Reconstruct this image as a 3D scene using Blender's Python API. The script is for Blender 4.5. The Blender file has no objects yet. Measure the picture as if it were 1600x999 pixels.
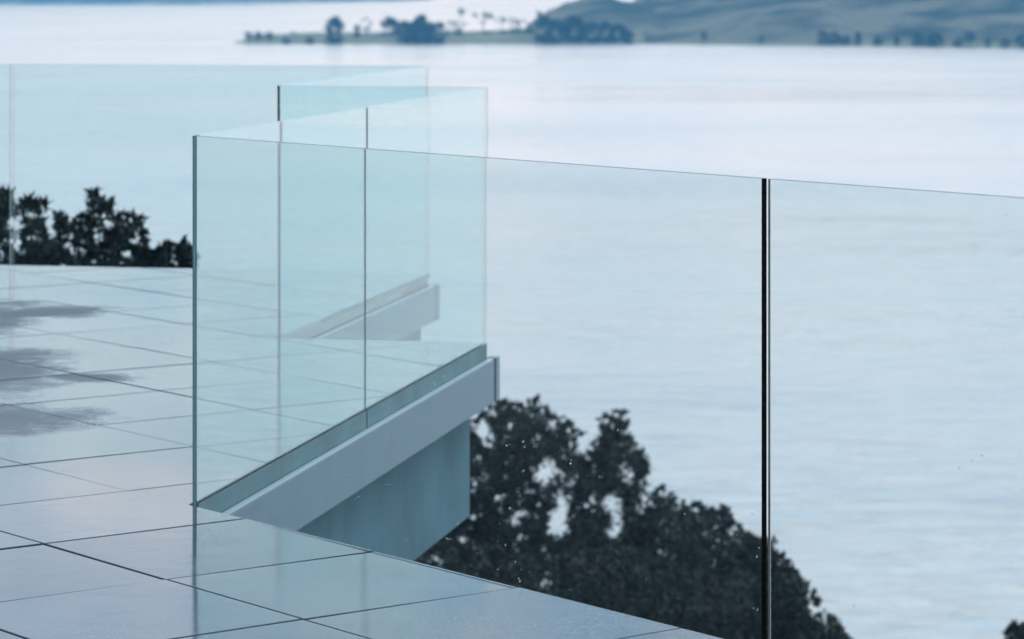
import bpy, bmesh, math, random
import numpy as np
from mathutils import Vector, noise
R = math.radians
sc = bpy.context.scene
COL = sc.collection
random.seed(7)
rng = np.random.default_rng(11)

# ------------------------------------------------------------------ camera
EYE, FPX, HY = 1.457, 4906.0, -33.5          # eye height over the deck, focal length and horizon row in 1600 px units
cd = bpy.data.cameras.new('camera')
cam = bpy.data.objects.new('camera', cd)
COL.objects.link(cam)
cam.location = (0, 0, EYE)
cam.rotation_euler = (R(90), 0, 0)
cd.sensor_width = 36
cd.lens = 36 * FPX / 1600
cd.shift_y = -(499.5 - HY) / 1600
cd.clip_start, cd.clip_end = 0.1, 20000
cd.dof.use_dof = True
cd.dof.focus_distance = 7.5
cd.dof.aperture_fstop = 7.0
sc.camera = cam

# ------------------------------------------------------------------ sky, sun, exposure
SUN_EL, SUN_AZ = R(38), R(32)                # azimuth from +Y towards +X
w = bpy.data.worlds.new("World")
sc.world = w
w.use_nodes = True
nt = w.node_tree
nt.nodes.clear()
def N(t, typ, **kw):
    n = t.nodes.new(typ)
    for k, v in kw.items():
        setattr(n, k, v)
    return n
out = N(nt, 'ShaderNodeOutputWorld')
bg = N(nt, 'ShaderNodeBackground')
bg.inputs['Strength'].default_value = 0.1
sky = N(nt, 'ShaderNodeTexSky', sky_type='NISHITA', sun_disc=False)
sky.sun_elevation, sky.sun_rotation = SUN_EL, SUN_AZ
tc = N(nt, 'ShaderNodeTexCoord')
mp = N(nt, 'ShaderNodeMapping')
mp.inputs['Scale'].default_value = (1, 1, 3.2)
n1 = N(nt, 'ShaderNodeTexNoise')
n1.inputs['Scale'].default_value = 17
n1.inputs['Detail'].default_value = 6
n1.inputs['Roughness'].default_value = 0.5
cr = N(nt, 'ShaderNodeValToRGB')             # cloud tones: blue-grey undersides to white
cr.color_ramp.elements[0].position = 0.38
cr.color_ramp.elements[0].color = (0.41, 0.60, 0.84, 1)
cr.color_ramp.elements[1].position = 0.62
cr.color_ramp.elements[1].color = (1.0, 1.0, 1.0, 1)
er = N(nt, 'ShaderNodeValToRGB')             # overcast: a bright band of thin cloud low over the lake, duller overhead
e = er.color_ramp.elements
e[0].position = 0.0; e[0].color = (1.0, 1.0, 1.0, 1)
e[1].position = 1.0; e[1].color = (0.74, 0.76, 0.78, 1)
x = e.new(0.155); x.color = (0.935, 0.935, 0.94, 1)
x = e.new(0.205); x.color = (0.66, 0.74, 0.82, 1)
x = e.new(0.35); x.color = (0.66, 0.70, 0.74, 1)
hz_ = N(nt, 'ShaderNodeMapRange')            # the clouds merge into white near the horizon
hz_.inputs['From Min'].default_value = 0.01; hz_.inputs['From Max'].default_value = 0.10
hw = N(nt, 'ShaderNodeMix', data_type='RGBA')
hw.inputs['A'].default_value = (0.925, 0.925, 0.935, 1)
sep = N(nt, 'ShaderNodeSeparateXYZ')
mul = N(nt, 'ShaderNodeVectorMath', operation='MULTIPLY')
dt = N(nt, 'ShaderNodeVectorMath', operation='DOT_PRODUCT')
dt.inputs[1].default_value = (math.sin(SUN_AZ) * math.cos(SUN_EL), math.cos(SUN_AZ) * math.cos(SUN_EL), math.sin(SUN_EL))
gl = N(nt, 'ShaderNodeMapRange')             # the cloud is brighter round the hidden sun
gl.inputs['From Min'].default_value = 0.45; gl.inputs['From Max'].default_value = 1.0
gl.inputs['To Min'].default_value = 13.4; gl.inputs['To Max'].default_value = 20.5
vs = N(nt, 'ShaderNodeVectorMath', operation='SCALE')
mix = N(nt, 'ShaderNodeMix', data_type='RGBA')
mix.inputs['Factor'].default_value = 0.90
L = nt.links.new
G = tc.outputs['Generated']
L(G, mp.inputs['Vector']); L(mp.outputs[0], n1.inputs['Vector']); L(n1.outputs['Fac'], cr.inputs[0])
L(G, sep.inputs[0]); L(sep.outputs['Z'], er.inputs[0]); L(sep.outputs['Z'], hz_.inputs['Value'])
L(hz_.outputs[0], hw.inputs['Factor']); L(cr.outputs[0], hw.inputs['B'])
L(hw.outputs['Result'], mul.inputs[0]); L(er.outputs[0], mul.inputs[1])
L(G, dt.inputs[0]); L(dt.outputs['Value'], gl.inputs['Value'])
L(mul.outputs[0], vs.inputs[0]); L(gl.outputs[0], vs.inputs['Scale'])
L(sky.outputs[0], mix.inputs['A']); L(vs.outputs[0], mix.inputs['B'])
L(mix.outputs['Result'], bg.inputs['Color']); L(bg.outputs[0], out.inputs['Surface'])

sl = bpy.data.lights.new('sun', 'SUN')
sl.energy, sl.angle, sl.color = 0.8, R(14), (1, 0.97, 0.93)
so = bpy.data.objects.new('sun', sl)
COL.objects.link(so)
so.rotation_euler = Vector((math.sin(SUN_AZ) * math.cos(SUN_EL), math.cos(SUN_AZ) * math.cos(SUN_EL), math.sin(SUN_EL))).to_track_quat('Z', 'Y').to_euler()

sc.view_settings.view_transform = 'Standard'
sc.view_settings.look = 'None'
sc.view_settings.exposure = -0.04
sc.view_settings.gamma = 1.0
cy = sc.cycles
cy.max_bounces, cy.transmission_bounces, cy.glossy_bounces, cy.diffuse_bounces = 28, 24, 8, 3
cy.transparent_max_bounces = 24
cy.volume_bounces = 1
cy.use_denoising = True
cy.caustics_refractive = True
cy.caustics_reflective = True

# ------------------------------------------------------------------ helpers
def at(x, y, Y):
    """point seen at photo pixel x, y when it stands Y metres away"""
    return Vector(((x - 800) / FPX * Y, Y, EYE - (y - HY) / FPX * Y))

def mesh(name, verts, faces, mat=None, parent=None, smooth=False):
    me = bpy.data.meshes.new(name)
    me.from_pydata([tuple(v) for v in verts], [], faces)
    me.update()
    if mat: me.materials.append(mat)
    if smooth: me.polygons.foreach_set('use_smooth', [True] * len(me.polygons))
    o = bpy.data.objects.new(name, me)
    COL.objects.link(o)
    if parent: o.parent = parent
    return o

def quads(name, V, mat, parent=None):
    """V: (n,4,3) array of quads"""
    n = len(V)
    me = bpy.data.meshes.new(name)
    me.vertices.add(n * 4)
    me.vertices.foreach_set('co', V.reshape(-1).astype(np.float32))
    me.loops.add(n * 4)
    me.loops.foreach_set('vertex_index', np.arange(n * 4, dtype=np.int32))
    me.polygons.add(n)
    me.polygons.foreach_set('loop_start', np.arange(0, n * 4, 4, dtype=np.int32))
    me.update(calc_edges=True)
    me.materials.append(mat)
    o = bpy.data.objects.new(name, me)
    COL.objects.link(o)
    if parent: o.parent = parent
    return o

def tag(o, label=None, cat=None, group=None, kind=None):
    if label: o['label'] = label
    if cat: o['category'] = cat
    if group: o['group'] = group
    if kind: o['kind'] = kind
    return o

def empty(name, loc):
    o = bpy.data.objects.new(name, None)
    COL.objects.link(o)
    o.location = loc
    return o

def prism(name, poly, z0, z1, mat, parent=None, bevel=0.0, seg=1):
    """vertical prism over a ccw plan polygon"""
    bm = bmesh.new()
    lo = [bm.verts.new((p[0], p[1], z0)) for p in poly]
    hi = [bm.verts.new((p[0], p[1], z1)) for p in poly]
    bm.faces.new(hi); bm.faces.new(lo[::-1])
    n = len(poly)
    for i in range(n):
        bm.faces.new((lo[i], lo[(i + 1) % n], hi[(i + 1) % n], hi[i]))
    bmesh.ops.recalc_face_normals(bm, faces=bm.faces)
    if bevel:
        bmesh.ops.bevel(bm, geom=list(bm.edges), offset=bevel, segments=seg, affect='EDGES', profile=0.5)
    me = bpy.data.meshes.new(name)
    bm.to_mesh(me); bm.free()
    me.materials.append(mat)
    o = bpy.data.objects.new(name, me)
    COL.objects.link(o)
    if parent: o.parent = parent
    return o

def tube(pts, radii, seg=7):
    V, F = [], []
    for i, (p, r) in enumerate(zip(pts, radii)):
        a = Vector(pts[min(i + 1, len(pts) - 1)]) - Vector(pts[max(i - 1, 0)])
        a.normalize()
        s = a.cross(Vector((0.3, 1, 0.1))).normalized(); t = a.cross(s)
        for k in range(seg):
            c = 2 * math.pi * k / seg
            V.append(Vector(p) + r * (math.cos(c) * s + math.sin(c) * t))
    for i in range(len(pts) - 1):
        for k in range(seg):
            a, b = i * seg + k, i * seg + (k + 1) % seg
            F.append((a, b, b + seg, a + seg))
    return V, F

# ------------------------------------------------------------------ materials
def mat(name):
    m = bpy.data.materials.new(name)
    m.use_nodes = True
    t = m.node_tree
    return m, t, t.nodes['Principled BSDF'], t.nodes['Material Output']

def simple(name, col, rough=0.5, nscale=0, namp=0.0, spec=0.5, bump=0.0, bscale=50, metal=0.0, stretch=(1, 1, 1)):
    m, t, b, o = mat(name)
    b.inputs['Base Color'].default_value = (*col, 1)
    b.inputs['Roughness'].default_value = rough
    b.inputs['Specular IOR Level'].default_value = spec
    b.inputs['Metallic'].default_value = metal
    tc = N(t, 'ShaderNodeTexCoord')
    mp = N(t, 'ShaderNodeMapping'); mp.inputs['Scale'].default_value = stretch
    t.links.new(tc.outputs['Object'], mp.inputs['Vector'])
    if nscale:
        n = N(t, 'ShaderNodeTexNoise'); n.inputs['Scale'].default_value = nscale; n.inputs['Detail'].default_value = 5
        r = N(t, 'ShaderNodeValToRGB')
        r.color_ramp.elements[0].position = 0.3; r.color_ramp.elements[1].position = 0.7
        r.color_ramp.elements[0].color = (*[c * (1 - namp) for c in col], 1)
        r.color_ramp.elements[1].color = (*[c * (1 + namp) for c in col], 1)
        t.links.new(mp.outputs[0], n.inputs['Vector']); t.links.new(n.outputs['Fac'], r.inputs[0])
        t.links.new(r.outputs[0], b.inputs['Base Color'])
    if bump:
        n = N(t, 'ShaderNodeTexNoise'); n.inputs['Scale'].default_value = bscale; n.inputs['Detail'].default_value = 4
        bp = N(t, 'ShaderNodeBump'); bp.inputs['Strength'].default_value = bump; bp.inputs['Distance'].default_value = 0.01
        t.links.new(mp.outputs[0], n.inputs['Vector']); t.links.new(n.outputs['Fac'], bp.inputs['Height'])
        t.links.new(bp.outputs[0], b.inputs['Normal'])
    return m

def glass_mat(name, density, tint):
    m, t, b, o = mat(name)
    b.inputs['Base Color'].default_value = (1, 1, 1, 1)
    b.inputs['Transmission Weight'].default_value = 1
    b.inputs['Roughness'].default_value = 0.0
    b.inputs['IOR'].default_value = 1.5
    v = N(t, 'ShaderNodeVolumeAbsorption')
    v.inputs['Color'].default_value = tint
    v.inputs['Density'].default_value = density
    t.links.new(v.outputs[0], o.inputs['Volume'])
    return m
GLASS = glass_mat('clear_glass', 6.0, (0.0, 0.83, 0.82, 1))
GLASS_FAR = glass_mat('clear_glass_cross_panels', 16, (0.0, 0.72, 0.81, 1))

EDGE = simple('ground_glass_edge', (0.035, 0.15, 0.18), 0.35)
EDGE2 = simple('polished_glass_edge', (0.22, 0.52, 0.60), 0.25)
def drop_mat():
    m, t, b, o = mat('rain_water')
    b.inputs['Transmission Weight'].default_value = 1
    b.inputs['Roughness'].default_value = 0.0
    b.inputs['IOR'].default_value = 1.333
    b.inputs['Base Color'].default_value = (1, 1, 1, 1)
    return m
DROP = drop_mat()

def tile_mat():
    m, t, b, o = mat('wet_porcelain')
    l = t.links.new
    g = N(t, 'ShaderNodeNewGeometry')
    # base colour: cool grey stone with fine grain
    n = N(t, 'ShaderNodeTexNoise'); n.inputs['Scale'].default_value = 2.5; n.inputs['Detail'].default_value = 8; n.inputs['Roughness'].default_value = 0.65
    r = N(t, 'ShaderNodeValToRGB')
    r.color_ramp.elements[0].position = 0.3; r.color_ramp.elements[0].color = (0.080, 0.112, 0.145, 1)
    r.color_ramp.elements[1].position = 0.7; r.color_ramp.elements[1].color = (0.120, 0.158, 0.192, 1)
    l(g.outputs['Position'], n.inputs['Vector']); l(n.outputs['Fac'], r.inputs[0])
    oi = N(t, 'ShaderNodeObjectInfo')
    tv = N(t, 'ShaderNodeMapRange'); tv.inputs['To Min'].default_value = 0.80; tv.inputs['To Max'].default_value = 1.18
    l(oi.outputs['Random'], tv.inputs['Value'])
    sc_ = N(t, 'ShaderNodeVectorMath', operation='SCALE'); l(r.outputs[0], sc_.inputs[0]); l(tv.outputs[0], sc_.inputs['Scale'])
    l(sc_.outputs[0], b.inputs['Base Color'])
    # damp rather than wet areas, ragged edges: three known ones plus small random ones
    nd = N(t, 'ShaderNodeTexNoise'); nd.inputs['Scale'].default_value = 3.4; nd.inputs['Detail'].default_value = 10
    nd.inputs['Roughness'].default_value = 0.75
    l(g.outputs['Position'], nd.inputs['Vector'])
    acc = None
    for (cx, cyy, rx, ry) in DRY:
        vm = N(t, 'ShaderNodeVectorMath', operation='SUBTRACT'); vm.inputs[1].default_value = (cx, cyy, 0)
        vd = N(t, 'ShaderNodeVectorMath', operation='DIVIDE'); vd.inputs[1].default_value = (rx, ry, 1000)
        vl = N(t, 'ShaderNodeVectorMath', operation='LENGTH')
        l(g.outputs['Position'], vm.inputs[0]); l(vm.outputs[0], vd.inputs[0]); l(vd.outputs[0], vl.inputs[0])
        if acc is None: acc = vl.outputs['Value']
        else:
            mn = N(t, 'ShaderNodeMath', operation='MINIMUM'); l(acc, mn.inputs[0]); l(vl.outputs['Value'], mn.inputs[1]); acc = mn.outputs[0]
    ma = N(t, 'ShaderNodeMath', operation='MULTIPLY_ADD')       # distance + (noise-.5)*k
    l(nd.outputs['Fac'], ma.inputs[0]); ma.inputs[1].default_value = 2.1; l(acc, ma.inputs[2])
    mr = N(t, 'ShaderNodeMapRange'); mr.inputs['From Min'].default_value = 2.02; mr.inputs['From Max'].default_value = 1.50
    l(ma.outputs[0], mr.inputs['Value'])                         # 1 inside the damp area
    # film of water: sharp reflection, broken up a little
    n2 = N(t, 'ShaderNodeTexNoise'); n2.inputs['Scale'].default_value = 1.6; n2.inputs['Detail'].default_value = 7
    l(g.outputs['Position'], n2.inputs['Vector'])
    rr = N(t, 'ShaderNodeMapRange'); rr.inputs['From Min'].default_value = 0.35; rr.inputs['From Max'].default_value = 0.7
    rr.inputs['To Min'].default_value = 0.015; rr.inputs['To Max'].default_value = 0.06
    l(n2.outputs['Fac'], rr.inputs['Value'])
    mx = N(t, 'ShaderNodeMix'); mx.inputs['B'].default_value = 0.42
    l(mr.outputs[0], mx.inputs['Factor']); l(rr.outputs[0], mx.inputs['A']); l(mx.outputs['Result'], b.inputs['Roughness'])
    sp = N(t, 'ShaderNodeMix'); sp.inputs['A'].default_value = 0.5; sp.inputs['B'].default_value = 0.2
    l(mr.outputs[0], sp.inputs['Factor']); l(sp.outputs['Result'], b.inputs['Specular IOR Level'])
    b.inputs['IOR'].default_value = 1.5
    # relief: gentle waviness of the film + grain
    n3 = N(t, 'ShaderNodeTexNoise'); n3.inputs['Scale'].default_value = 7; n3.inputs['Detail'].default_value = 3
    n4 = N(t, 'ShaderNodeTexNoise'); n4.inputs['Scale'].default_value = 380; n4.inputs['Detail'].default_value = 2
    l(g.outputs['Position'], n3.inputs['Vector']); l(g.outputs['Position'], n4.inputs['Vector'])
    b1 = N(t, 'ShaderNodeBump'); b1.inputs['Strength'].default_value = 0.045; b1.inputs['Distance'].default_value = 0.01
    b2 = N(t, 'ShaderNodeBump'); b2.inputs['Strength'].default_value = 0.05; b2.inputs['Distance'].default_value = 0.001
    l(n3.outputs['Fac'], b1.inputs['Height']); l(n4.outputs['Fac'], b2.inputs['Height']); l(b1.outputs[0], b2.inputs['Normal'])
    # beads of rain standing on the film in patches
    vo = N(t, 'ShaderNodeTexVoronoi'); vo.inputs['Scale'].default_value = 85; l(g.outputs['Position'], vo.inputs['Vector'])
    vr = N(t, 'ShaderNodeMapRange'); vr.inputs['From Min'].default_value = 0.0; vr.inputs['From Max'].default_value = 0.34
    vr.inputs['To Min'].default_value = 1.0; vr.inputs['To Max'].default_value = 0.0
    l(vo.outputs['Distance'], vr.inputs['Value'])
    n5 = N(t, 'ShaderNodeTexNoise'); n5.inputs['Scale'].default_value = 2.2; n5.inputs['Detail'].default_value = 4; l(g.outputs['Position'], n5.inputs['Vector'])
    n5r = N(t, 'ShaderNodeMapRange'); n5r.inputs['From Min'].default_value = 0.54; n5r.inputs['From Max'].default_value = 0.66; l(n5.outputs['Fac'], n5r.inputs['Value'])
    vmul = N(t, 'ShaderNodeMath', operation='MULTIPLY'); l(vr.outputs[0], vmul.inputs[0]); l(n5r.outputs[0], vmul.inputs[1])
    b3 = N(t, 'ShaderNodeBump'); b3.inputs['Strength'].default_value = 0.22; b3.inputs['Distance'].default_value = 0.0015
    l(vmul.outputs[0], b3.inputs['Height']); l(b2.outputs[0], b3.inputs['Normal'])
    l(b3.outputs[0], b.inputs['Normal'])
    return m
def gnd(x, y):
    Y = FPX * EYE / (y - HY)
    return ((x - 800) / FPX * Y, Y)
DRY = []
for (px, py, rx, ry) in ((15, 655, .38, .50), (-35, 585, .40, 1.1), (-50, 500, .42, 1.0), (60, 488, .42, .34), (145, 590, .26, .16), (-300, 570, .8, 1.8)):
    g = gnd(px, py); DRY.append((g[0], g[1], rx, ry))
TILE = tile_mat()
METAL = simple('powder_coated_metal', (0.09, 0.228, 0.32), 0.31, 6, 0.06, bump=0.02, bscale=300)
LIP_HIGHLIGHT = simple('painted_lip_highlight', (0.68, 0.76, 0.84), 0.3)  # pale colour stands in for the sky highlight along the fascia lip
BAND_TONE = simple('painted_dim_band', (0.10, 0.25, 0.29), 0.45, 5, 0.2)  # dim tone of the slab edge behind glass, painted on an opaque strip
SEAL = simple('black_rubber_seal', (0.02, 0.025, 0.03), 0.6)
CONC = simple('fair_faced_concrete', (0.115, 0.265, 0.33), 0.7, 3.0, 0.22, bump=0.12, bscale=14, stretch=(1, 1, 0.8))
SLAB = simple('slab_waterproofing', (0.018, 0.035, 0.04), 0.8, 6, 0.15)
SOIL = simple('hillside_soil', (0.045, 0.05, 0.04), 0.95, 0.4, 0.4, bump=0.5, bscale=2)
BARK = simple('bark', (0.05, 0.045, 0.04), 0.9, 8, 0.3)
LEAF = simple('dark_leaf', (0.028, 0.043, 0.038), 0.6, 1.6, 0.7, spec=0.2)
LEAF2 = simple('olive_leaf', (0.040, 0.055, 0.048), 0.6, 1.3, 0.7, spec=0.2)
FARLEAF = simple('far_foliage', (0.040, 0.058, 0.056), 0.9, 0.15, 0.3, spec=0.1)

# ------------------------------------------------------------------ plan of the terrace
TH = R(37.6)
n1v = Vector((math.cos(TH), math.sin(TH))); t1 = Vector((math.sin(TH), -math.cos(TH)))
UA = R(11.35)
u = Vector((math.sin(UA), math.cos(UA))); v = Vector((-math.cos(UA), math.sin(UA))); n2v = -v
C0 = Vector((-0.881, 8.700)); C1 = C0 + u * 3.950
C2 = C1 + v * 0.868; C3 = C2 + u * 2.86 + v * 0.03
E1 = C0 + t1 * 9.6                            # far right-front end of the front balustrade
E6 = C3 + v * 12
lines = [(C0, t1, n1v), (C0, u, n2v), (C1, v, u), (C2, u, n2v), (C3, v, u)]
def isect(p, d, q, e):
    den = d.x * e.y - d.y * e.x
    s = ((q.x - p.x) * e.y - (q.y - p.y) * e.x) / den
    return p + d * s
def outline(off):
    """ccw plan outline, the glass centre line moved outwards by off"""
    Ls = [(p + nn * off, d) for p, d, nn in lines]
    pts = [Vector((E1.x, -7.0)) + n1v * 0, E1 + n1v * off]
    for i in range(4):
        pts.append(isect(*Ls[i], *Ls[i + 1]))
    pts.append(E6 + u * off)
    pts.append(Vector((E6.x, -7.0)))
    return pts

# ------------------------------------------------------------------ terrace floor with its tiles
deck_poly = outline(-0.0135)
floor = prism('terrace_floor', outline(-0.030), -0.215, -0.028, SLAB)
tag(floor, 'concrete terrace slab paved with wet grey tiles', kind='structure')

def clip(poly, cell):
    res = list(poly)
    m = len(cell)
    for i in range(m):
        a, b = cell[i], cell[(i + 1) % m]
        e = b - a
        inp, res = res, []
        for j in range(len(inp)):
            p, q = inp[j], inp[(j + 1) % len(inp)]
            sp = e.x * (p.y - a.y) - e.y * (p.x - a.x)
            sq = e.x * (q.y - a.y) - e.y * (q.x - a.x)
            if sp >= 0: res.append(p)
            if sp * sq < 0: res.append(p + (q - p) * (sp / (sp - sq)))
        if not res: return []
    outp = []
    for p in res:
        if not outp or (p - outp[-1]).length > 1e-4: outp.append(p)
    if len(outp) > 1 and (outp[0] - outp[-1]).length < 1e-4: outp.pop()
    return outp
def area(p):
    return 0.5 * sum(p[i].x * p[(i + 1) % len(p)].y - p[(i + 1) % len(p)].x * p[i].y for i in range(len(p)))
P0 = Vector((-0.4736, 7.138)); S = 0.6; GAP = 0.0044
ntile = 0
rest = bmesh.new()
for ia in range(-16, 12):
    for ib in range(-26, 18):
        a0, a1, b0, b1 = ia * S + GAP, (ia + 1) * S - GAP, ib * S + GAP, (ib + 1) * S - GAP
        if ia == 0: a1 = S + 0.012
        cell = [P0 + n1v * a + t1 * b for a, b in ((a0, b0), (a1, b0), (a1, b1), (a0, b1))]
        if area(cell) < 0: cell = cell[::-1]
        p = clip(deck_poly, cell)
        if len(p) < 3 or abs(area(p)) < 0.004: continue
        if area(p) < 0: p = p[::-1]
        c = sum(p, Vector((0, 0))) / len(p)
        dz = random.uniform(-0.0012, 0.0012)
        seen = c.y > 5.0 and -0.2 < (c.x / c.y + 0.163) < 0.6 and c.y < 17.5
        if seen and ntile < 300:
            t = prism('paving_tile', p, -0.022 + dz, dz, TILE, floor, 0.0015)
            # a slab is never dead level: a hair of tilt changes what each one mirrors
            tx, ty = random.uniform(-1, 1) * 0.0024, random.uniform(-1, 1) * 0.0024
            for vv in t.data.vertices:
                vv.co.z += (vv.co.x - c.x) * tx + (vv.co.y - c.y) * ty
            ntile += 1
        else:
            lo = [rest.verts.new((q.x, q.y, -0.022)) for q in p]; hi = [rest.verts.new((q.x, q.y, dz)) for q in p]
            rest.faces.new(hi)
            for i in range(len(p)):
                rest.faces.new((lo[i], lo[(i + 1) % len(p)], hi[(i + 1) % len(p)], hi[i]))
me = bpy.data.meshes.new('outer_tiles'); rest.to_mesh(me); rest.free(); me.materials.append(TILE)
o = bpy.data.objects.new('outer_tiles', me); COL.objects.link(o); o.parent = floor; tag(o, kind='stuff')

# concrete edge beam below the slab, set back behind the metal fascia
beam = prism('concrete_wall', outline(-0.050), -0.688, -0.218, CONC)
tag(beam, 'weathered blue-grey concrete wall under the metal fascia beside the dark trees', 'wall')

# ------------------------------------------------------------------ fascia channels that clamp the glass
def strip(p, q, nn, o0, o1):
    poly = [p + nn * o0, q + nn * o0, q + nn * o1, p + nn * o1]
    return poly if area(poly) > 0 else poly[::-1]
FT, FB = -0.067, -0.238
def channel(p, q, nn, label, cap=None, dim_band=()):
    e = empty('fascia_channel', (0, 0, 0))
    tag(e, label, 'fascia', 'metal fascias clamping the glass balustrades')
    prism('fascia_plate', strip(p, q, nn, 0.0125, 0.042), FB, FT, METAL, e, 0.003, 2)
    prism('lip_highlight_strip', strip(p, q, nn, 0.0145, 0.0385), FT + 0.0002, FT + 0.004, LIP_HIGHLIGHT, e, 0.0015)  # strip added to carry the painted highlight
    prism('channel_floor', strip(p, q, nn, -0.012, 0.0115), FB + 0.002, FB + 0.022, METAL, e)
    prism('rubber_seal', strip(p, q, nn, 0.0093, 0.0122), FT - 0.03, FT - 0.010, SEAL, e)
    for a, b in dim_band:                       # added opaque strip, painted as the dim band at the glass foot
        prism('dim_band_strip', strip(a, b, nn, 0.0095, 0.0118), FT - 0.002, -0.003, BAND_TONE, e)
    if cap: prism('end_cap', cap, FB - 0.001, FT + 0.002, METAL, e, 0.003, 2)
    return e
dC = 0.04
channel(C0 + t1 * -0.0 + n1v * 0, E1, n1v, 'metal fascia along the near tile edge, running out of the frame at the bottom')
channel(C0 + u * 0.03, C1 - u * 0.008, n2v, 'long pale-topped metal fascia above the concrete wall at the centre', None, ((C0 + u * 0.03, C0 + u * 1.953), (C0 + u * 1.967, C1 - u * 0.01)))
cap1 = [C1 + n2v * 0.0 + u * 0.024, C1 + n2v * 0.042 + u * 0.024, C1 + n2v * 0.042 + u * 0.10, C1 + n2v * 0.0 + u * 0.10]
channel(C1 + v * 0.004 + u * 0.035, C2 + v * 0.05 + u * 0.035, u, 'short metal fascia turning the outer corner past the concrete wall', cap1)
channel(C2 + u * 0.10, C3 + u * 0.004, n2v, 'distant metal fascia seen blurred through the two glass walls')
cap3 = [p - C1 + C3 for p in cap1]
channel(C3 + v * 0.004 + u * 0.035, E6 + u * 0.035, u, 'metal fascia along the far edge of the terrace below the shrubs', cap3)

# ------------------------------------------------------------------ glass panels
TG = 0.0150
def pane(p, q, nn, label, ground=(), gm=None):
    """ground: which ground (matt) edges the sheet shows: 'top', 'start', 'end'; the others are polished"""
    d = (q - p).normalized()
    o = prism('glass_panel', strip(p, q, nn, -(TG if nn is not n2v else 0.0125) / 2, (TG if nn is not n2v else 0.0125) / 2), -0.21, 1.0215, gm or GLASS, None, 0.0005, 1)
    o.data.materials.append(EDGE); o.data.materials.append(EDGE2)
    for f in o.data.polygons:
        n = f.normal; dd = n.x * d.x + n.y * d.y
        if ('top' in ground and n.z > 0.6) or ('start' in ground and dd < -0.9) or ('end' in ground and dd > 0.9):
            f.material_index = 1
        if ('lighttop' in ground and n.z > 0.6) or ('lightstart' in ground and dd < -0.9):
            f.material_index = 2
    tag(o, label, 'glass panel', 'frameless glass balustrade panels')
    return o
GJ = C0 + t1 * 2.345
p_left = pane(C0 + t1 * 0.004, GJ, n1v, 'large front glass panel between the left free corner and the dark panel joint', ('top', 'lightstart'))
p_right = pane(GJ + t1 * 0.0200, GJ + t1 * 2.36, n1v, 'front glass panel right of the dark vertical joint, running out of frame', ('top',))
pane(GJ + t1 * 2.3755, E1, n1v, 'front glass panel beyond the right edge of the frame')
MJ = C0 + u * 1.955
pane(C0 + u * 0.030, MJ, n2v, 'receding glass panel from the near corner back to the thin joint', ('lightstart', 'lighttop'))
pane(MJ + u * 0.010, C1 - u * 0.002, n2v, 'receding glass panel from the thin joint back to the outer corner', ('start', 'lighttop'))
pane(C1 + v * 0.016 + u * 0.002, C2 - v * 0.002, u, 'short glass panel turning back behind the receding pair, with a dark left edge', ('top',), GLASS_FAR)
pane(C2 + u * 0.030, C3 - u * 0.002, n2v, 'distant receding glass panel ending at the far corner', ('lighttop',))
fj = C3 + v * 2.158
pane(C3 + v * 0.016 + u * 0.002, fj, u, 'wide far glass panel in front of the dark shrubs', ('top', 'end'), GLASS_FAR)
pane(fj + v * 0.015, fj + v * 2.3, u, 'far glass panel at the left edge of the frame', ('top', 'lightstart'), GLASS_FAR)
pane(fj + v * 2.315, fj + v * 4.6, u, 'far glass panel beyond the left edge of the frame', (), GLASS_FAR)

# rain drops on the faces of the front glass
def drops(name, spots, nn, side, label):
    V, F = [], []
    d3 = Vector((t1.x, t1.y, 0)) if nn is n1v else Vector((u.x, u.y, 0))
    n3 = Vector((nn.x, nn.y, 0)) * side
    up = Vector((0, 0, 1))
    for (c, r) in spots:
        base = len(V)
        el = random.uniform(0.85, 1.5); flat = random.uniform(0.85, 1.1); K = 8; ph = random.uniform(0, 6)
        rings = ((1.0, 0.0), (0.85, 0.5), (0.5, 0.87))
        for rr, hh in rings:
            for k in range(K):
                a = 2 * math.pi * k / K
                wob = 1 + 0.18 * math.sin(2 * a + ph)
                V.append(c + d3 * (math.cos(a) * rr * r * wob) + up * (math.sin(a) * rr * r * el * wob) + n3 * (hh * r * flat + 0.00002))
        V.append(c + n3 * r * flat)
        top = len(V) - 1
        for j in range(2):
            for k in range(K):
                a, b = base + j * K + k, base + j * K + (k + 1) % K
                F.append((a, b, b + K, a + K))
        for k in range(K):
            F.append((base + 2 * K + k, base + 2 * K + (k + 1) % K, top))
        F.append(tuple(base + k for k in range(K))[::-1])
    o = mesh(name, V, F, DROP, None, True)
    bm = bmesh.new(); bm.from_mesh(o.data); bmesh.ops.recalc_face_normals(bm, faces=bm.faces); bm.to_mesh(o.data); bm.free()
    tag(o, label, 'water drops', kind='stuff')
    return o
def on_front(x, y, side=-1):
    """point of the front glass face seen at a photo pixel"""
    k = (x - 800) / FPX
    q = C0 + n1v * (side * (TG / 2 + 0.0003))
    t = (k * q.y - q.x) / (t1.x - k * t1.y)
    p = q + t1 * t
    return Vector((p.x, p.y, EYE - (y - HY) / FPX * p.y))
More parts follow.
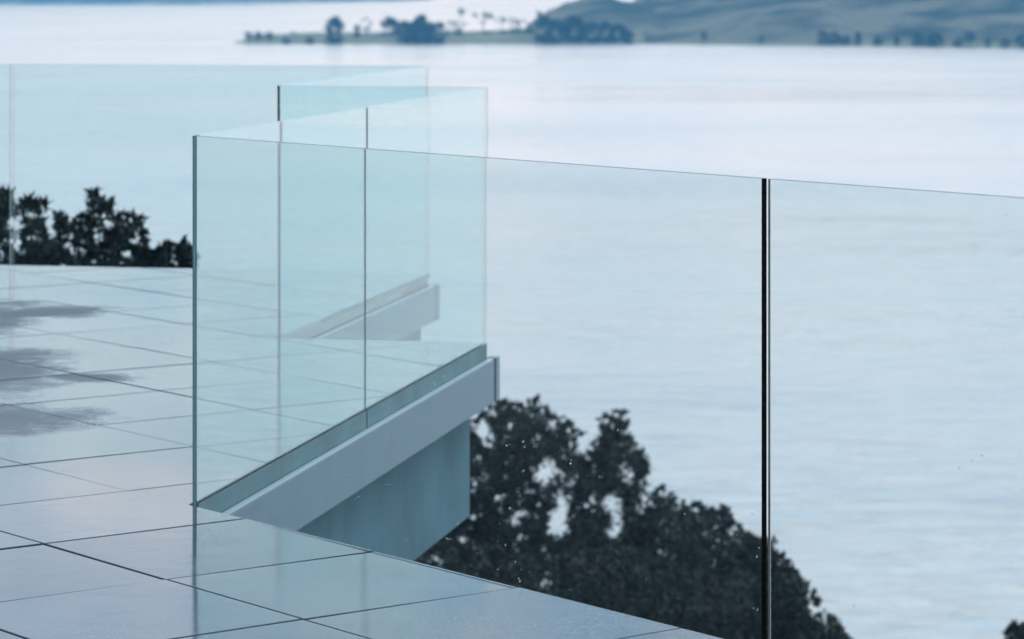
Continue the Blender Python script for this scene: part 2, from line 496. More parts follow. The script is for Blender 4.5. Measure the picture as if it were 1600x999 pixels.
seen_drops = [(1498,731,2.2),(1518,721,2.0),(1534,712,2.2),(1513,620,1.6),(1334,948,2.3),(1371,958,1.4),(1572,337,1.4),(1365,994,1.0),
 (1087,651,1.6),(1075,617,1.2),(1175,804,1.8),(1183,870,2.0),(1186,856,1.5),(1178,950,1.6),(1184,953,1.6),(1070,803,1.8),(806,878,1.8),(815,890,1.6),(813,908,2.4),(811,904,2.0),(828,894,1.3),
 (778,890,1.6),(792,696,2.2),(818,690,2.2),(820,698,2.0),(893,719,1.8),(892,724,2.4),(966,672,2.2),(937,745,1.6),(941,746,1.2),(819,735,1.6),(825,766,1.6),(797,794,2.4),(817,737,1.4),(716,818,2.0),
 (698,841,2.0),(701,843,1.6),(704,842,1.6),(790,852,1.5),(683,540,3.0),(684,536,2.0),(690,557,2.4),(693,560,2.0),(694,588,1.8),(680,600,1.8),(686,563,1.4),(677,596,1.2),
 (606,685,1.8),(575,667,1.4),(533,611,1.4),(597,597,1.1),(560,776,1.6),(555,780,1.4),(541,741,1.4),(543,749,1.2),(637,843,1.4),(627,762,1.2),(610,757,1.3),(604,757,1.3),(600,757,1.1),
 (533,738,1.2),(535,725,1.2),(499,778,1.2),(1030,760,1.4),(985,980,1.6),(1010,905,1.2),(1035,790,1.2),(1060,935,1.2),(940,640,1.2),(1056,652,1.4),(336,208,1.6),(384,541,1.8),(377,537,1.2),
 (370,505,1.6),(378,518,1.4),(388,545,1.6),(352,533,1.4),(360,528,1.2),(326,497,1.2),(447,555,1.2)]
sp = [(on_front(x, y), s * 0.00095) for x, y, s in seen_drops]
for _ in range(190):
    x = random.uniform(480, 1190); y = random.uniform(330, 990)
    if random.random() < 0.6: y = random.uniform(650, 960); x = random.uniform(480, 900)
    if (y < 900 + (x - 800) * .26): sp.append((on_front(x, y), random.uniform(0.4, 0.95) * 0.0011))
for _ in range(30):
    sp.append((on_front(random.uniform(1210, 1600), random.uniform(330, 990)), random.uniform(0.3, 0.6) * 0.0011))
for _ in range(900):                               # fine spray near the free corner
    x = 308 + abs(random.gauss(0, 1)) * 62; y = random.gauss(640, 100) if random.random() < .75 else random.uniform(240, 760)
    if x < 480 and 222 < y < 770: sp.append((on_front(x, y), random.uniform(0.28, 0.75) * 0.0010))
drops('rain_drops', sp, n1v, -1, 'fine clear rain drops scattered over the front glass panels')

# ------------------------------------------------------------------ lake
WL = EYE - 21.5
def water_mat():
    m, t, b, o = mat('lake_water')
    l = t.links.new
    g = N(t, 'ShaderNodeNewGeometry')
    b.inputs['Base Color'].default_value = (0.60, 0.61, 0.62, 1)
    b.inputs['IOR'].default_value = 1.333
    b.inputs['Specular IOR Level'].default_value = 0.75
    n0 = N(t, 'ShaderNodeTexNoise'); n0.inputs['Scale'].default_value = 0.012; n0.inputs['Detail'].default_value = 5
    m0 = N(t, 'ShaderNodeMapping'); m0.inputs['Scale'].default_value = (0.5, 1.0, 1); m0.inputs['Rotation'].default_value = (0, 0, R(12))
    l(g.outputs['Position'], m0.inputs['Vector']); l(m0.outputs[0], n0.inputs['Vector'])
    rr = N(t, 'ShaderNodeMapRange'); rr.inputs['From Min'].default_value = 0.35; rr.inputs['From Max'].default_value = 0.65
    rr.inputs['To Min'].default_value = 0.12; rr.inputs['To Max'].default_value = 0.27
    l(n0.outputs['Fac'], rr.inputs['Value']); l(rr.outputs[0], b.inputs['Roughness'])
    # silty water; light and dark of the ripples painted into its colour
    mc = N(t, 'ShaderNodeMapping'); mc.inputs['Scale'].default_value = (0.55, 1.0, 1); mc.inputs['Rotation'].default_value = (0, 0, R(-10))
    nc = N(t, 'ShaderNodeTexNoise'); nc.inputs['Scale'].default_value = 0.55; nc.inputs['Detail'].default_value = 7; nc.inputs['Distortion'].default_value = 0.7
    nl = N(t, 'ShaderNodeTexNoise'); nl.inputs['Scale'].default_value = 0.03; nl.inputs['Detail'].default_value = 4
    l(g.outputs['Position'], mc.inputs['Vector']); l(mc.outputs[0], nc.inputs['Vector']); l(mc.outputs[0], nl.inputs['Vector'])
    ad = N(t, 'ShaderNodeMath', operation='ADD'); l(nc.outputs['Fac'], ad.inputs[0]); l(nl.outputs['Fac'], ad.inputs[1])
    wc = N(t, 'ShaderNodeValToRGB')
    wc.color_ramp.elements[0].position = 0.36; wc.color_ramp.elements[0].color = (0.46, 0.53, 0.57, 1)
    wc.color_ramp.elements[1].position = 0.53; wc.color_ramp.elements[1].color = (0.63, 0.64, 0.65, 1)
    hf = N(t, 'ShaderNodeMath', operation='MULTIPLY'); hf.inputs[1].default_value = 0.5
    l(ad.outputs[0], hf.inputs[0]); l(hf.outputs[0], wc.inputs[0]); l(wc.outputs[0], b.inputs['Base Color'])
    prev = None
    for scale, dist, st, rot in ((0.10, 0.9, 0.7, 8), (0.5, 0.34, 1.0, -14)):
        mp = N(t, 'ShaderNodeMapping'); mp.inputs['Scale'].default_value = (0.45, 1.0, 1); mp.inputs['Rotation'].default_value = (0, 0, R(rot))
        n = N(t, 'ShaderNodeTexNoise'); n.inputs['Scale'].default_value = scale; n.inputs['Detail'].default_value = 4; n.inputs['Distortion'].default_value = 0.4
        bp = N(t, 'ShaderNodeBump'); bp.inputs['Distance'].default_value = dist; bp.inputs['Strength'].default_value = st
        l(g.outputs['Position'], mp.inputs['Vector']); l(mp.outputs[0], n.inputs['Vector']); l(n.outputs['Fac'], bp.inputs['Height'])
        if prev: l(prev.outputs[0], bp.inputs['Normal'])
        prev = bp
    l(prev.outputs[0], b.inputs['Normal'])
    return m
WX, W0, W1 = 5200, -400, 9000
o = mesh('water', [(-WX, W0, WL), (WX, W0, WL), (WX, W1, WL), (-WX, W1, WL)], [(0, 1, 2, 3)], water_mat())
tag(o, 'calm pale grey-blue lake', kind='structure')

# ------------------------------------------------------------------ near hillside under the terrace
def hill_z(x, y):
    z = -3.2 - 0.25 * max(y, -20) + 0.16 * max(0, min(30, -x - 1)) + 0.5 * noise.noise(Vector((x * .2, y * .2, 0)))
    return min(z, -1.3)
V, F = [], []
nx, ny = 60, 50
for j in range(ny):
    for i in range(nx):
        x = -70 + 140 * i / (nx - 1); y = -40 + 150 * j / (ny - 1)
        V.append((x, y, hill_z(x, y)))
for j in range(ny - 1):
    for i in range(nx - 1):
        a = j * nx + i
        F.append((a, a + 1, a + 1 + nx, a + nx))
tag(mesh('hillside', V, F, SOIL, None, True), 'steep dark bank below the terrace', kind='structure')

# ------------------------------------------------------------------ leaves and near trees
def leaf_quads(P, size, nbias=(0, 0, 0.3), aspect=0.5, droop=0.0):
    n = len(P)
    d = rng.normal(size=(n, 3)); d[:, 2] -= droop
    d /= np.linalg.norm(d, axis=1)[:, None]
    r = rng.normal(size=(n, 3)) + np.array(nbias)
    s = np.cross(d, r); s /= np.linalg.norm(s, axis=1)[:, None] + 1e-9
    nn = np.cross(d, s)
    L = (size * rng.uniform(0.6, 1.25, n))[:, None]
    a = P - d * L * .5; b = P + d * L * .5
    return np.stack([a, P + s * L * aspect * .5 + nn * L * .08, b, P - s * L * aspect * .5 + nn * L * .08], axis=1)

def clumps(centres, radii, per, size, **k):
    out = []
    rm = max(radii)
    for c, r in zip(centres, radii):
        m = max(4, int(per * min(1, (r / rm / .6)) ** 1.6))
        q = rng.normal(size=(m, 3)); q /= np.linalg.norm(q, axis=1)[:, None]
        q *= np.clip(np.abs(rng.normal(size=m)) * 0.62 + 0.1, 0, 1.25)[:, None] * r
        out.append(np.array(c) + q)
    return leaf_quads(np.concatenate(out), size, **k)

def near_tree(name, label, group, outl, Y, dY, holes, dens, lsize, seed, base_x, tips=(), matl=LEAF, rad=(8, 19), per=36, aspect=0.5, cat='tree', droop=0.0):
    """outl: crown silhouette as photo pixels at distance Y; the crown has a depth of 2*dY metres"""
    rnd = random.Random(seed)
    xs = [p[0] for p in outl]; ys = [p[1] for p in outl]
    def inside(x, y):
        c = False
        for i in range(len(outl)):
            (x0, y0), (x1, y1) = outl[i], outl[i - 1]
            if (y0 > y) != (y1 > y) and x < (x1 - x0) * (y - y0) / (y1 - y0) + x0: c = not c
        return c
    cs, rs = [], []
    area_px = 0; tries = 0
    want = dens
    while len(cs) < want and tries < want * 40:
        tries += 1
        x, y = rnd.uniform(min(xs), max(xs)), rnd.uniform(min(ys), max(ys))
        r = rnd.uniform(*rad)
        if not inside(x, y): continue
        if any((x - hx) ** 2 + ((y - hy) * .8) ** 2 < (hr + r * .55) ** 2 for hx, hy, hr in holes): continue
        edge = min(inside(x + r * .8, y), inside(x - r * .8, y), inside(x, y - r * .8))
        if not edge: r *= .55
        yy = Y + rnd.uniform(-1, 1) * dY * (1 if edge else .5)
        cs.append(at(x, y, yy)); rs.append(r / FPX * yy)
    for i in range(len(outl)):
        (x0, y0), (x1, y1) = outl[i - 1], outl[i]
        if min(y0, y1) > min(ys) + 330: continue
        for _ in range(int(math.hypot(x1 - x0, y1 - y0) / (5 if cat == 'tree' else 4))):
            k = rnd.random(); x, y = x0 + (x1 - x0) * k, y0 + (y1 - y0) * k
            dx, dy = (y1 - y0), -(x1 - x0); dn = math.hypot(dx, dy) + 1e-6; off = rnd.uniform(-5, 6)
            cs.append(at(x + dx / dn * off, y + dy / dn * off - rnd.uniform(0, 3), Y + rnd.uniform(-.5, .5) * dY)); rs.append(rnd.uniform(3, 7) / FPX * Y)
    for (x, y, r) in tips:
        cs.append(at(x, y, Y)); rs.append(r / FPX * Y)
    g = Vector((at(base_x, 500, Y).x, Y, 0)); g.z = hill_z(g.x, g.y) - 0.2
    root = empty(name, g)
    tag(root, label, cat, group)
    loc = np.array(g)
    Q = clumps([np.array(c) - loc for c in cs], rs, per, lsize, aspect=aspect, droop=droop)
    quads('crown', Q, matl, root)
    top = Vector((at(base_x, min(ys) + 150, Y))) - g
    V, F = tube([(0, 0, 0), top * .4 + Vector((.1, .1, 0)), top * .75, top], [.14, .10, .05, .012])
    o = mesh('trunk', V, F, BARK, root, True)
    V, F = [], []
    for c in rnd.sample(cs, min(14, len(cs))):
        q = Vector(c) - g
        s = top * max(.25, min(.9, (q.z / top.z) - .25))
        vv, ff = tube([s, (s + q) * .5 + Vector((0, 0, -.1)), q], [.022, .012, .005], 5)
        b = len(V); V += vv; F += [tuple(i + b for i in f) for f in ff]
    mesh('limbs', V, F, BARK, root, True)
    return root

GRP = 'dark evergreen trees on the bank below the terrace'
near_tree('evergreen_tree', 'dark evergreen tree right beside the concrete wall, sky gaps in its crown', GRP,
  [(600,1060),(600,760),(700,700),(737,668),(748,652),(772,640),(790,630),(806,636),(822,640),(836,628),(848,634),(858,648),(874,652),(886,668),(904,676),(898,700),(915,740),(930,800),(940,900),(940,1060)],
  33, 1.4, [(858,737,10),(880,792,9),(868,822,9),(766,682,8),(890,815,7),(748,668,6),(906,690,8)], 1750, 0.07, 1, 790, tips=[(840,624,6),(908,676,8),(896,672,8),(782,632,7)])
near_tree('evergreen_tree', 'narrow dark evergreen tree whose forked top stands highest right of the pale gap', GRP,
  [(880,1060),(892,800),(905,730),(925,708),(938,690),(944,668),(944,650),(956,656),(966,644),(976,648),(980,680),(1000,706),(1010,728),(1006,760),(1018,800),(1030,900),(1030,1060)],
  36, 1.2, [(958,788,10),(982,740,5),(964,820,7),(1012,790,11),(925,790,6)], 1000, 0.07, 2, 925, tips=[(946,648,7),(970,646,8),(1012,736,8),(1000,704,8)])
near_tree('evergreen_tree', 'small dark tree top between the narrow tree and the broad round one', GRP,
  [(985,1060),(990,830),(1012,812),(1020,790),(1034,762),(1042,766),(1050,790),(1064,788),(1080,800),(1090,900),(1090,1060)],
  34, 1.0, [(1046,772,3)], 330, 0.072, 3, 1040, tips=[(1034,764,6),(1056,778,6)])
near_tree('evergreen_tree', 'broad round-topped dark tree left of the thick glass joint', GRP,
  [(1040,1080),(1048,830),(1072,798),(1090,792),(1112,800),(1134,796),(1146,812),(1158,826),(1180,842),(1200,858),(1215,875),(1225,960),(1225,1080)],
  31, 1.6, [], 800, 0.068, 4, 1130, matl=LEAF2, tips=[(1100,796,8),(1136,800,8)])
near_tree('evergreen_tree', 'dark tree crown sloping down to the right behind the glass joint', GRP,
  [(1150,1080),(1165,850),(1195,848),(1215,862),(1228,872),(1240,900),(1258,918),(1276,936),(1288,958),(1305,975),(1330,1005),(1350,1080)],
  30, 1.2, [(1270,953,6),(1220,872,4)], 600, 0.068, 5, 1240, tips=[(1222,868,7),(1276,940,9)])
near_tree('evergreen_tree', 'lowest dark tree mass just above the near tile edge', GRP,
  [(600,1120),(640,850),(760,860),(850,880),(960,860),(1080,890),(1180,900),(1200,1120)],
  27, 1.4, [], 1100, 0.065, 6, 930, matl=LEAF2)
near_tree('evergreen_tree', 'tip of a dark tree at the bottom right corner of the view', GRP,
  [(1560,1090),(1572,1000),(1586,975),(1592,985),(1605,970),(1630,1000),(1660,1090)],
  31, 0.8, [], 80, 0.08, 7, 1600, tips=[(1588,978,6)])

GR2 = 'dark shrubs beyond the far end of the terrace'
near_tree('leafy_shrub', 'dark leafy shrub with drooping leaves at the far left behind the glass', GR2,
  [(-60,470),(-60,330),(-20,310),(8,302),(22,330),(34,325),(46,312),(60,330),(66,350),(80,400),(84,470)],
  20, 0.6, [(24,350,6),(30,385,4)], 170, 0.12, 8, 20, tips=[(8,303,6),(46,310,6),(64,314,5),(72,320,3)], per=10, aspect=.24, cat='shrub', droop=.7, rad=(6, 13))
near_tree('leafy_shrub', 'tallest dark shrub at the middle of the group behind the far glass', GR2,
  [(60,470),(75,400),(96,380),(90,340),(98,338),(106,360),(118,350),(132,340),(142,322),(147,300),(153,302),(156,320),(170,318),(176,330),(180,345),(196,340),(208,335),(214,348),(224,370),(232,400),(236,470)],
  21.5, 0.7, [(160,342,4),(110,352,3)], 250, 0.095, 9, 150, tips=[(148,299,4),(149,308,5),(86,334,4),(94,336,4),(174,318,5),(206,334,4)], per=10, aspect=.3, cat='shrub', droop=.3, rad=(5, 12))
near_tree('leafy_shrub', 'low dark shrub just left of the near glass corner', GR2,
  [(215,470),(222,415),(240,400),(252,388),(266,386),(276,398),(284,412),(292,400),(284,388),(294,386),(300,396),(301,470)],
  21, 0.5, [(226,398,5),(282,398,4),(214,410,4)], 110, 0.08, 10, 262, tips=[(284,388,4),(262,384,5)], per=11, cat='shrub', rad=(5, 10))
# ------------------------------------------------------------------ far shores
def land_mat():
    m, t, b, o = mat('pasture')
    l = t.links.new
    g = N(t, 'ShaderNodeNewGeometry')
    n = N(t, 'ShaderNodeTexNoise'); n.inputs['Scale'].default_value = 0.022; n.inputs['Roughness'].default_value = 0.62; n.inputs['Detail'].default_value = 10; n.inputs['Distortion'].default_value = 0.6
    r = N(t, 'ShaderNodeValToRGB')
    e = r.color_ramp.elements
    e[0].position = 0.43; e[0].color = (0.025, 0.045, 0.04, 1)
    e[1].position = 0.57; e[1].color = (0.175, 0.18, 0.14, 1)
    x = e.new(0.48); x.color = (0.07, 0.085, 0.07, 1)
    l(g.outputs['Position'], n.inputs['Vector']); l(n.outputs['Fac'], r.inputs[0]); l(r.outputs[0], b.inputs['Base Color'])
    b.inputs['Roughness'].default_value = 1; b.inputs['Specular IOR Level'].default_value = 0.1
    return m
LAND = land_mat()
SHORE = simple('shore_grass', (0.20, 0.23, 0.16), 0.95, 0.05, 0.3, spec=0.1)
def interp(t, pts):
    if t <= pts[0][0]: return pts[0][1]
    for (a, b), (c, d) in zip(pts, pts[1:]):
        if t <= c:
            k = (t - a) / (c - a); k = k * k * (3 - 2 * k) if abs(b - d) > 0 else k
            return b + (d - b) * k
    return pts[-1][1]
YS = FPX * 21.5 / (69.5 - HY)                 # distance of the spit's shore: about 1024 m
PXM = YS / FPX                                # metres per photo pixel out there
def SX(x): return (x - 800) * PXM
def terrain(name, label, xs, profile, y0, depth, seed, peak=0.45, kind='structure', rough=1.0, front=None, mt=None):
    """profile: (world x, crest height) pairs; land rises from the shore at y0 to the crest and falls behind"""
    V, F = [], []
    ny = 40
    for j in range(ny):
        s = j / (ny - 1)
        for x in xs:
            h = interp(x, profile)
            y = (front(x) if front else y0) + s * depth
            k = math.sin(min(1, s / peak) * math.pi / 2) if s < peak else math.cos((s - peak) / (1 - peak) * math.pi / 2)
            f = noise.fractal(Vector((x * .008 + seed, y * .008, 0)), 1.0, 2.0, 5)
            f2 = noise.noise(Vector((x * .004 + seed, y * .003 + x * .002, 3)))
            z = WL - 0.6 + (h + .6) * k * (1 + .16 * rough * f + .22 * rough * f2)
            V.append((x, y, z))
    n = len(xs)
    for j in range(ny - 1):
        for i in range(n - 1):
            a = j * n + i
            F.append((a, a + 1, a + 1 + n, a + n))
    return tag(mesh(name, V, F, mt or LAND, None, True), label, kind=kind)
lin = lambda a, b, n: [a + (b - a) * i / (n - 1) for i in range(n)]
# low wooded spit
terrain('spit', 'low grassy spit reaching into the lake', lin(SX(330), SX(1010), 120),
        [(SX(335), -1.0), (SX(365), .5), (SX(385), 2.2), (SX(500), 3.0), (SX(700), 3.2), (SX(830), 4.2), (SX(1000), 4)], YS + 2, 60, 3, .6, rough=.6, mt=SHORE)
# the left hill of the far shore with a dip at the right, and the broad ridges behind
terrain('hills', 'near green hill behind the wooded spit', lin(SX(780), SX(1120), 120),
        [(SX(815), .5), (SX(836), 5.8), (SX(850), 8.0), (SX(870), 10.3), (SX(900), 12.8), (SX(935), 15), (SX(965), 15), (SX(1000), 13.3), (SX(1022), 13.0), (SX(1060), 8), (SX(1110), 2)], YS + 30, 260, 9, .3, rough=.5)
def shore(x): return YS + 8 - (x - SX(1000)) * .50
terrain('hills', 'wide far green hills with grassy ridges', lin(SX(985), SX(1850), 160),
        [(SX(990), 2), (SX(1010), 8), (SX(1030), 11.9), (SX(1062), 18), (SX(1200), 25), (SX(1400), 30), (SX(1700), 30), (SX(1850), 25)], YS, 420, 15, .62, rough=1.1, front=shore)
terrain('hills', 'low foreshore rise in front of the far hills', lin(SX(1010), SX(1850), 160),
        [(SX(1015), .6), (SX(1120), 5), (SX(1200), 11), (SX(1290), 12), (SX(1360), 6), (SX(1420), 7), (SX(1530), 10), (SX(1700), 8), (SX(1850), 4)], YS, 130, 21, .5, rough=.9, front=lambda x: shore(x) - 5)
terrain('shore_strip', 'pale grassy strip along the shore of the far hills', lin(SX(1000), SX(1850), 120),
        [(SX(1003), .3), (SX(1100), .9), (SX(1300), 1.3), (SX(1500), 1.5), (SX(1850), 1.4)], YS, 18, 27, .6, rough=.9, front=lambda x: shore(x) - 9, mt=SHORE)
# dim headland far away at the upper left
YF = FPX * 21.5 / (7.5 - HY)
def FX(x): return (x - 800) / FPX * YF
terrain('headland', 'dim blue headland across the lake', lin(FX(-900), FX(640), 120),
        [(FX(-900), 60), (FX(0), 48), (FX(330), 36), (FX(420), 26), (FX(560), 18), (FX(630), 1)], YF, 900, 33, .4, rough=.8,
        front=lambda x: YF + max(0, (x - FX(300))) * 2.2)

def land_z(x, y):
    return None

# prototypes of far trees
def far_tree(name, clump_list, size, count, trunk_h, trunk_r, limbs=()):
    root = empty(name, (0, 0, 0))
    cs = [c[:3] for c in clump_list]; rs = [c[3] for c in clump_list]
    Q = clumps(cs, rs, count, size, aspect=.8)
    quads('crown', Q, FARLEAF, root)
    V, F = tube([(0, 0, -1.0), (0.05, 0, trunk_h * .5), (0, 0, trunk_h)], [trunk_r, trunk_r * .7, trunk_r * .35], 6)
    for (p, q, r) in limbs:
        vv, ff = tube([p, q], [r, r * .5], 5); b = len(V); V += vv; F += [tuple(i + b for i in f) for f in ff]
    mesh('trunk', V, F, BARK, root, True)
    return root
def blob(n, rx, rz, zc, r0, r1, seed, top=1.0):
    rr = random.Random(seed); L = []
    for _ in range(n):
        a = rr.uniform(0, 6.283); z = rr.uniform(-1, 1); q = math.sqrt(1 - z * z) * rr.uniform(.4, 1)
        tap = 1 - (top * .5) * (z + 1) / 2
        L.append((math.cos(a) * q * rx * tap, math.sin(a) * q * rx * tap, zc + z * rz, rr.uniform(r0, r1)))
    return L
protos = {
 'oval': lambda s: far_tree('oval_tree', blob(46, 2.9, 4.1, 4.1, .8, 1.4, s, .45), .55, 60, 5, .3),
 'round': lambda s: far_tree('round_tree', blob(38, 4.2, 3.2, 3.9, .8, 1.6, s, .3), .6, 60, 4, .35),
 'shrub': lambda s: far_tree('shore_bush', blob(14, 1.8, 1.1, 1.1, .5, .9, s, .2), .45, 40, .8, .15),
 'umbrella': lambda s: far_tree('umbrella_pine', [(x * 1.0, random.uniform(-2, 2), 8.2 + random.uniform(-.5, .6) - abs(x) * .12, random.uniform(.5, .9)) for x in [random.uniform(-3.6, 3.6) for _ in range(16)]],
        .5, 34, 7.6, .28, [((0, 0, 4.5), (-2.5, .4, 7.8), .16), ((0, 0, 5), (2.6, -.4, 7.9), .16), ((0, 0, 5.5), (.8, 1.4, 8), .12)]),
 'lollipop': lambda s: far_tree('tall_pine', blob(8, 1.3, .9, 10.6, .45, .8, s, .3) + [(-1.6, 0, 6.6, .6), (1.4, .3, 5.6, .6), (-.9, 0, 4.2, .7)], .5, 30, 10.2, .26,
        [((0, 0, 5), (-1.6, 0, 6.6), .1), ((0, 0, 4.4), (1.4, .3, 5.6), .1)]),
 'wispy': lambda s: far_tree('wispy_tree', blob(13, 2.6, 2.2, 4.8, .35, .7, s, .2), .45, 22, 4.6, .2, [((0, 0, 2), (-1.8, 0, 4.8), .1), ((0, 0, 2.4), (1.9, 0, 5.2), .1)]),
}
made = {}
def place(kind, x, yb, h_px, label, group, dY=0, shift=0, wide=1.0, seedv=0):
    key = kind + str(seedv)
    H = {'oval': 8.9, 'round': 7.6, 'shrub': 2.5, 'umbrella': 9.1, 'lollipop': 12.0, 'wispy': 7.3}[kind]
    if key not in made:
        o = protos[kind](seedv + 5); made[key] = o; first = True
    else:
        src = made[key]; o = src.copy(); COL.objects.link(o)
        for ch in src.children:
            c = ch.copy(); COL.objects.link(c); c.parent = o
    Y = YS + 14 + dY
    p = at(x, yb, Y)
    s = h_px / FPX * Y / H
    o.location = p
    o.scale = (s * wide, s * wide, s)
    o.rotation_euler.z = 0.0 if kind in ('umbrella', 'lollipop', 'wispy') else (x * 1.7) % 6.28
    tag(o, label, {'shrub': 'bush'}.get(kind, 'tree'), group)
    return o
GS = 'trees along the low spit'
place('oval', 523, 70, 44, 'dense rounded tree standing alone on the spit, largest of the lone ones', GS, -8, wide=1.15)
place('shrub', 388, 60, 10, 'first small bush at the left tip of the spit', GS)
place('shrub', 403, 61, 11, 'second small bush from the left tip of the spit', GS, 4)
place('shrub', 421, 60, 10, 'third small bush from the left tip of the spit', GS, 2)
place('shrub', 459, 62, 11, 'small bush up on the grass midway along the left half of the spit', GS, 20)
place('shrub', 447, 69, 10, 'low bush at the waterline left of the lone rounded tree', GS, -10)
place('shrub', 484, 69, 11, 'low bush at the waterline just left of the lone rounded tree', GS, -10)
place('oval', 557, 58, 19, 'small dark tree at the foot of the forked wispy tree', GS, 6, wide=.9)
place('wispy', 572, 60, 33, 'forked wispy tree right of the lone rounded tree', GS, 10, wide=1.0)
place('round', 610, 66, 38, 'rounded tree at the left end of the dense wood on the spit', GS, 12, wide=.95)
place('round', 636, 68, 36, 'low rounded tree inside the dense wood on the spit', GS, 4, wide=1.0, seedv=1)
place('oval', 656, 70, 48, 'tallest dark tree of the dense wood on the spit', GS, -2, wide=1.0, seedv=1)
place('round', 640, 70, 30, 'dark waterside tree at the front of the dense wood', GS, -8, wide=1.2)
place('round', 682, 70, 36, 'wide dark tree at the right end of the dense wood', GS, -8, wide=1.0, seedv=1)
place('round', 664, 70, 34, 'waterside tree under the tallest one in the dense wood', GS, -10, wide=1.1)
place('lollipop', 721, 62, 50, 'tall thin pine with a small tuft on top', GS, 20)
place('wispy', 706, 62, 32, 'thin wispy tree left of the tall tufted pine', GS, 22, seedv=1)
place('umbrella', 755, 62, 43, 'flat-topped umbrella pine right of the tall tufted one', GS, 24, wide=.85)
place('umbrella', 783, 62, 36, 'lower flat-topped pine, second of the umbrella pair', GS, 26, wide=.55)
place('wispy', 803, 62, 36, 'pale wispy tree right of the umbrella pines', GS, 28, seedv=1)
place('wispy', 818, 62, 32, 'pale wispy tree next to the big waterside wood', GS, 26)
for i, (x, hh) in enumerate(((716, 18), (738, 14), (762, 16), (788, 18), (806, 20), (826, 22))):
    place('round', x, 66, hh, ('low scrubby tree under the tall tufted pine', 'low scrubby tree between the tufted and umbrella pines', 'low scrubby tree under the first umbrella pine', 'low scrubby tree under the second umbrella pine', 'low scrubby tree below the pale wispy tree', 'low scrubby tree left of the big waterside wood')[i], GS, 12, wide=1.3, seedv=i % 2)
place('lollipop', 842, 60, 44, 'thin spire of a pine at the left end of the big waterside wood', GS, 10, wide=.8)
for i, (x, hh, kd, wd) in enumerate(((850, 46, 'round', .8), (872, 40, 'round', 1.0), (898, 46, 'oval', 1.3), (922, 38, 'round', 1.0), (946, 36, 'round', 1.0), (968, 34, 'round', .9), (984, 22, 'round', .8))):
    place(kd, x, 71, hh, ('leftmost dark tree of the big waterside wood', 'second dark tree of the big waterside wood', 'tallest dark tree of the big waterside wood', 'dark tree right of the tallest in the big waterside wood',
          'dark tree near the right end of the big waterside wood', 'second to last dark tree of the big waterside wood', 'lowest dark tree ending the big waterside wood')[i], GS, -8 + (i % 3) * 2, wide=wd, seedv=i % 2)
GH = 'trees along the shore of the far hills'
far_list = [(1286, 69, 20, 'round', 'left of a pair of dark trees on the hill shore'), (1304, 70, 20, 'round', 'dark tree beside the left shore pair'), (1340, 70, 20, 'oval', 'dark oval tree right of the shore pair'),
 (1401, 71, 16, 'oval', 'small lone tree midway along the hill shore'), (1434, 72, 20, 'round', 'dark tree left in the right-hand shore row'), (1463, 72, 21, 'round', 'dark tree second in the right-hand shore row'),
 (1498, 73, 12, 'shrub', 'small bush in the right-hand shore row'), (1515, 67, 18, 'round', 'tree set higher up the grass at the right'), (1543, 73, 14, 'oval', 'small tree right of the raised one'), (1598, 74, 22, 'round', 'dark tree at the right edge of the frame')]
far_list += [(1100, 62, 12, 'round', 'small dark tree alone low on the slope left of the hill shore'), (1190, 66, 11, 'oval', 'tiny tree on the foreshore left of the shore pair'),
 (1372, 70, 12, 'shrub', 'low bush between the oval tree and the lone midway tree'), (1452, 70, 13, 'shrub', 'bush squeezed between the two right-hand row trees'), (1570, 72, 12, 'shrub', 'bush just left of the tree at the right frame edge'),
 (1322, 70, 14, 'shrub', 'bush between the shore pair and the oval tree')]
for i, (x, yb, hh, kd, lb) in enumerate(far_list):
    wx = SX(x)
    place(kd, x, yb, hh, lb, GH, shore(wx) - YS - 14 - 2, wide=1.1, seedv=i % 2 if kd != 'shrub' else 0)

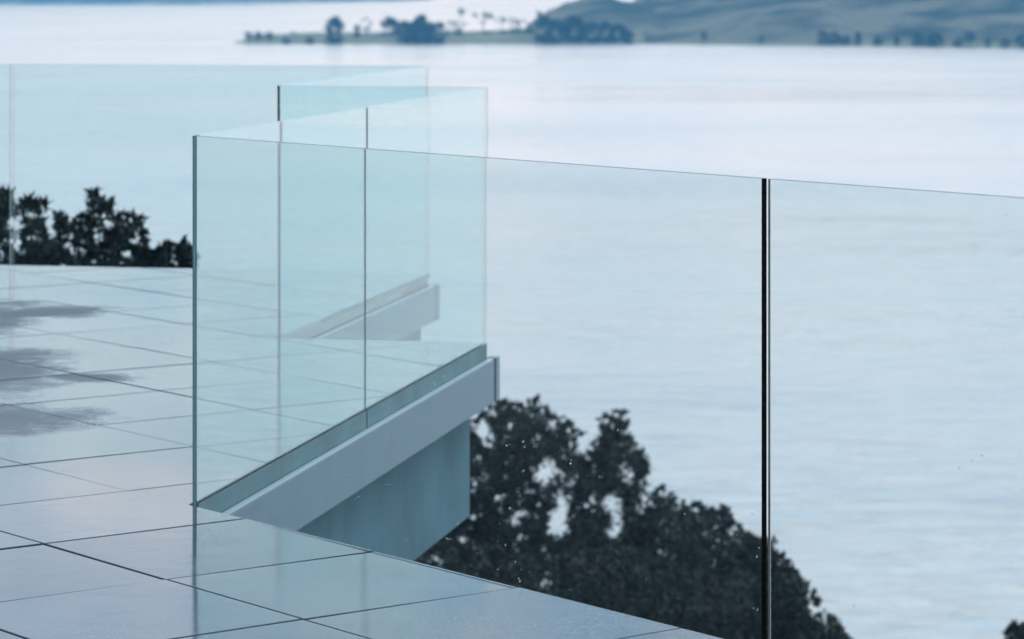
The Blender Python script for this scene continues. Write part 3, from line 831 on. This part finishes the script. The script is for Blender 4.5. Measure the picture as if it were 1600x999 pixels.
# ------------------------------------------------------------------ the house behind the viewer, which the glass faces
def house():
    WALL = simple('dark_cladding', (0.07, 0.08, 0.09), 0.7, 2, 0.2)
    ROOF = simple('roof_metal', (0.10, 0.11, 0.12), 0.5)
    m, t, b, o = mat('dark_window_glass')
    b.inputs['Base Color'].default_value = (0.02, 0.025, 0.03, 1); b.inputs['Roughness'].default_value = 0.03
    h = empty('house', (-6, -4, 0)); tag(h, 'dark clad house standing behind the terrace, outside the frame', 'house')
    def bx(name, x0, x1, y0, y1, z0, z1, mt, par): return prism(name, [Vector((x0 + 6, y0 + 4)), Vector((x1 + 6, y0 + 4)), Vector((x1 + 6, y1 + 4)), Vector((x0 + 6, y1 + 4))], z0, z1, mt, par)
    w1 = bx('wall', -11.5, 7, -10, -3.6, 0.003, 3.4, WALL, h)
    w2 = bx('wall', -11.5, -7.0, -3.598, 13, 0.003, 3.4, WALL, h)  # unseen left wing, lengthened so the front glass mirrors only dark wall
    bx('roof', -11.9, 7.4, -10.4, -3.1, 3.402, 3.7, ROOF, h)
    bx('roof', -11.9, -6.5, -3.098, 13.4, 3.402, 3.7, ROOF, h)
    for k in range(5):
        f = bx('window', -6.4 + k * 2.6, -4.2 + k * 2.6, -3.598, -3.55, 0.1, 2.6, WALL, h)
        g = prism('pane', [Vector((-6.3 + k * 2.6 + 6, -3.548 + 4)), Vector((-4.3 + k * 2.6 + 6, -3.548 + 4)), Vector((-4.3 + k * 2.6 + 6, -3.53 + 4)), Vector((-6.3 + k * 2.6 + 6, -3.53 + 4))], .2, 2.5, m, f)
    for k in range(4):
        f = bx('window', -6.998, -6.95, -2.6 + k * 2.8, -0.4 + k * 2.8, 0.1, 2.6, WALL, h)
        g = bx('pane', -6.948, -6.93, -2.5 + k * 2.8, -0.5 + k * 2.8, 0.2, 2.5, m, f)
house()

# ------------------------------------------------------------------ haze
hz = prism('haze', [Vector((-5000, -300)), Vector((5000, -300)), Vector((5000, 8800)), Vector((-5000, 8800))], -60, 110, GLASS)
m = bpy.data.materials.new('haze_air'); m.use_nodes = True
t = m.node_tree; t.nodes.clear()
ho = N(t, 'ShaderNodeOutputMaterial'); pv = N(t, 'ShaderNodeVolumePrincipled')
pv.inputs['Color'].default_value = (0.14, 0.51, 0.92, 1)
pv.inputs['Absorption Color'].default_value = (1, 1, 1, 1)
pv.inputs['Density'].default_value = 0.00032
pv.inputs['Anisotropy'].default_value = 0.2
t.links.new(pv.outputs[0], ho.inputs['Volume'])
hz.data.materials.clear(); hz.data.materials.append(m)
tag(hz, 'thin blue haze over the lake', kind='stuff')
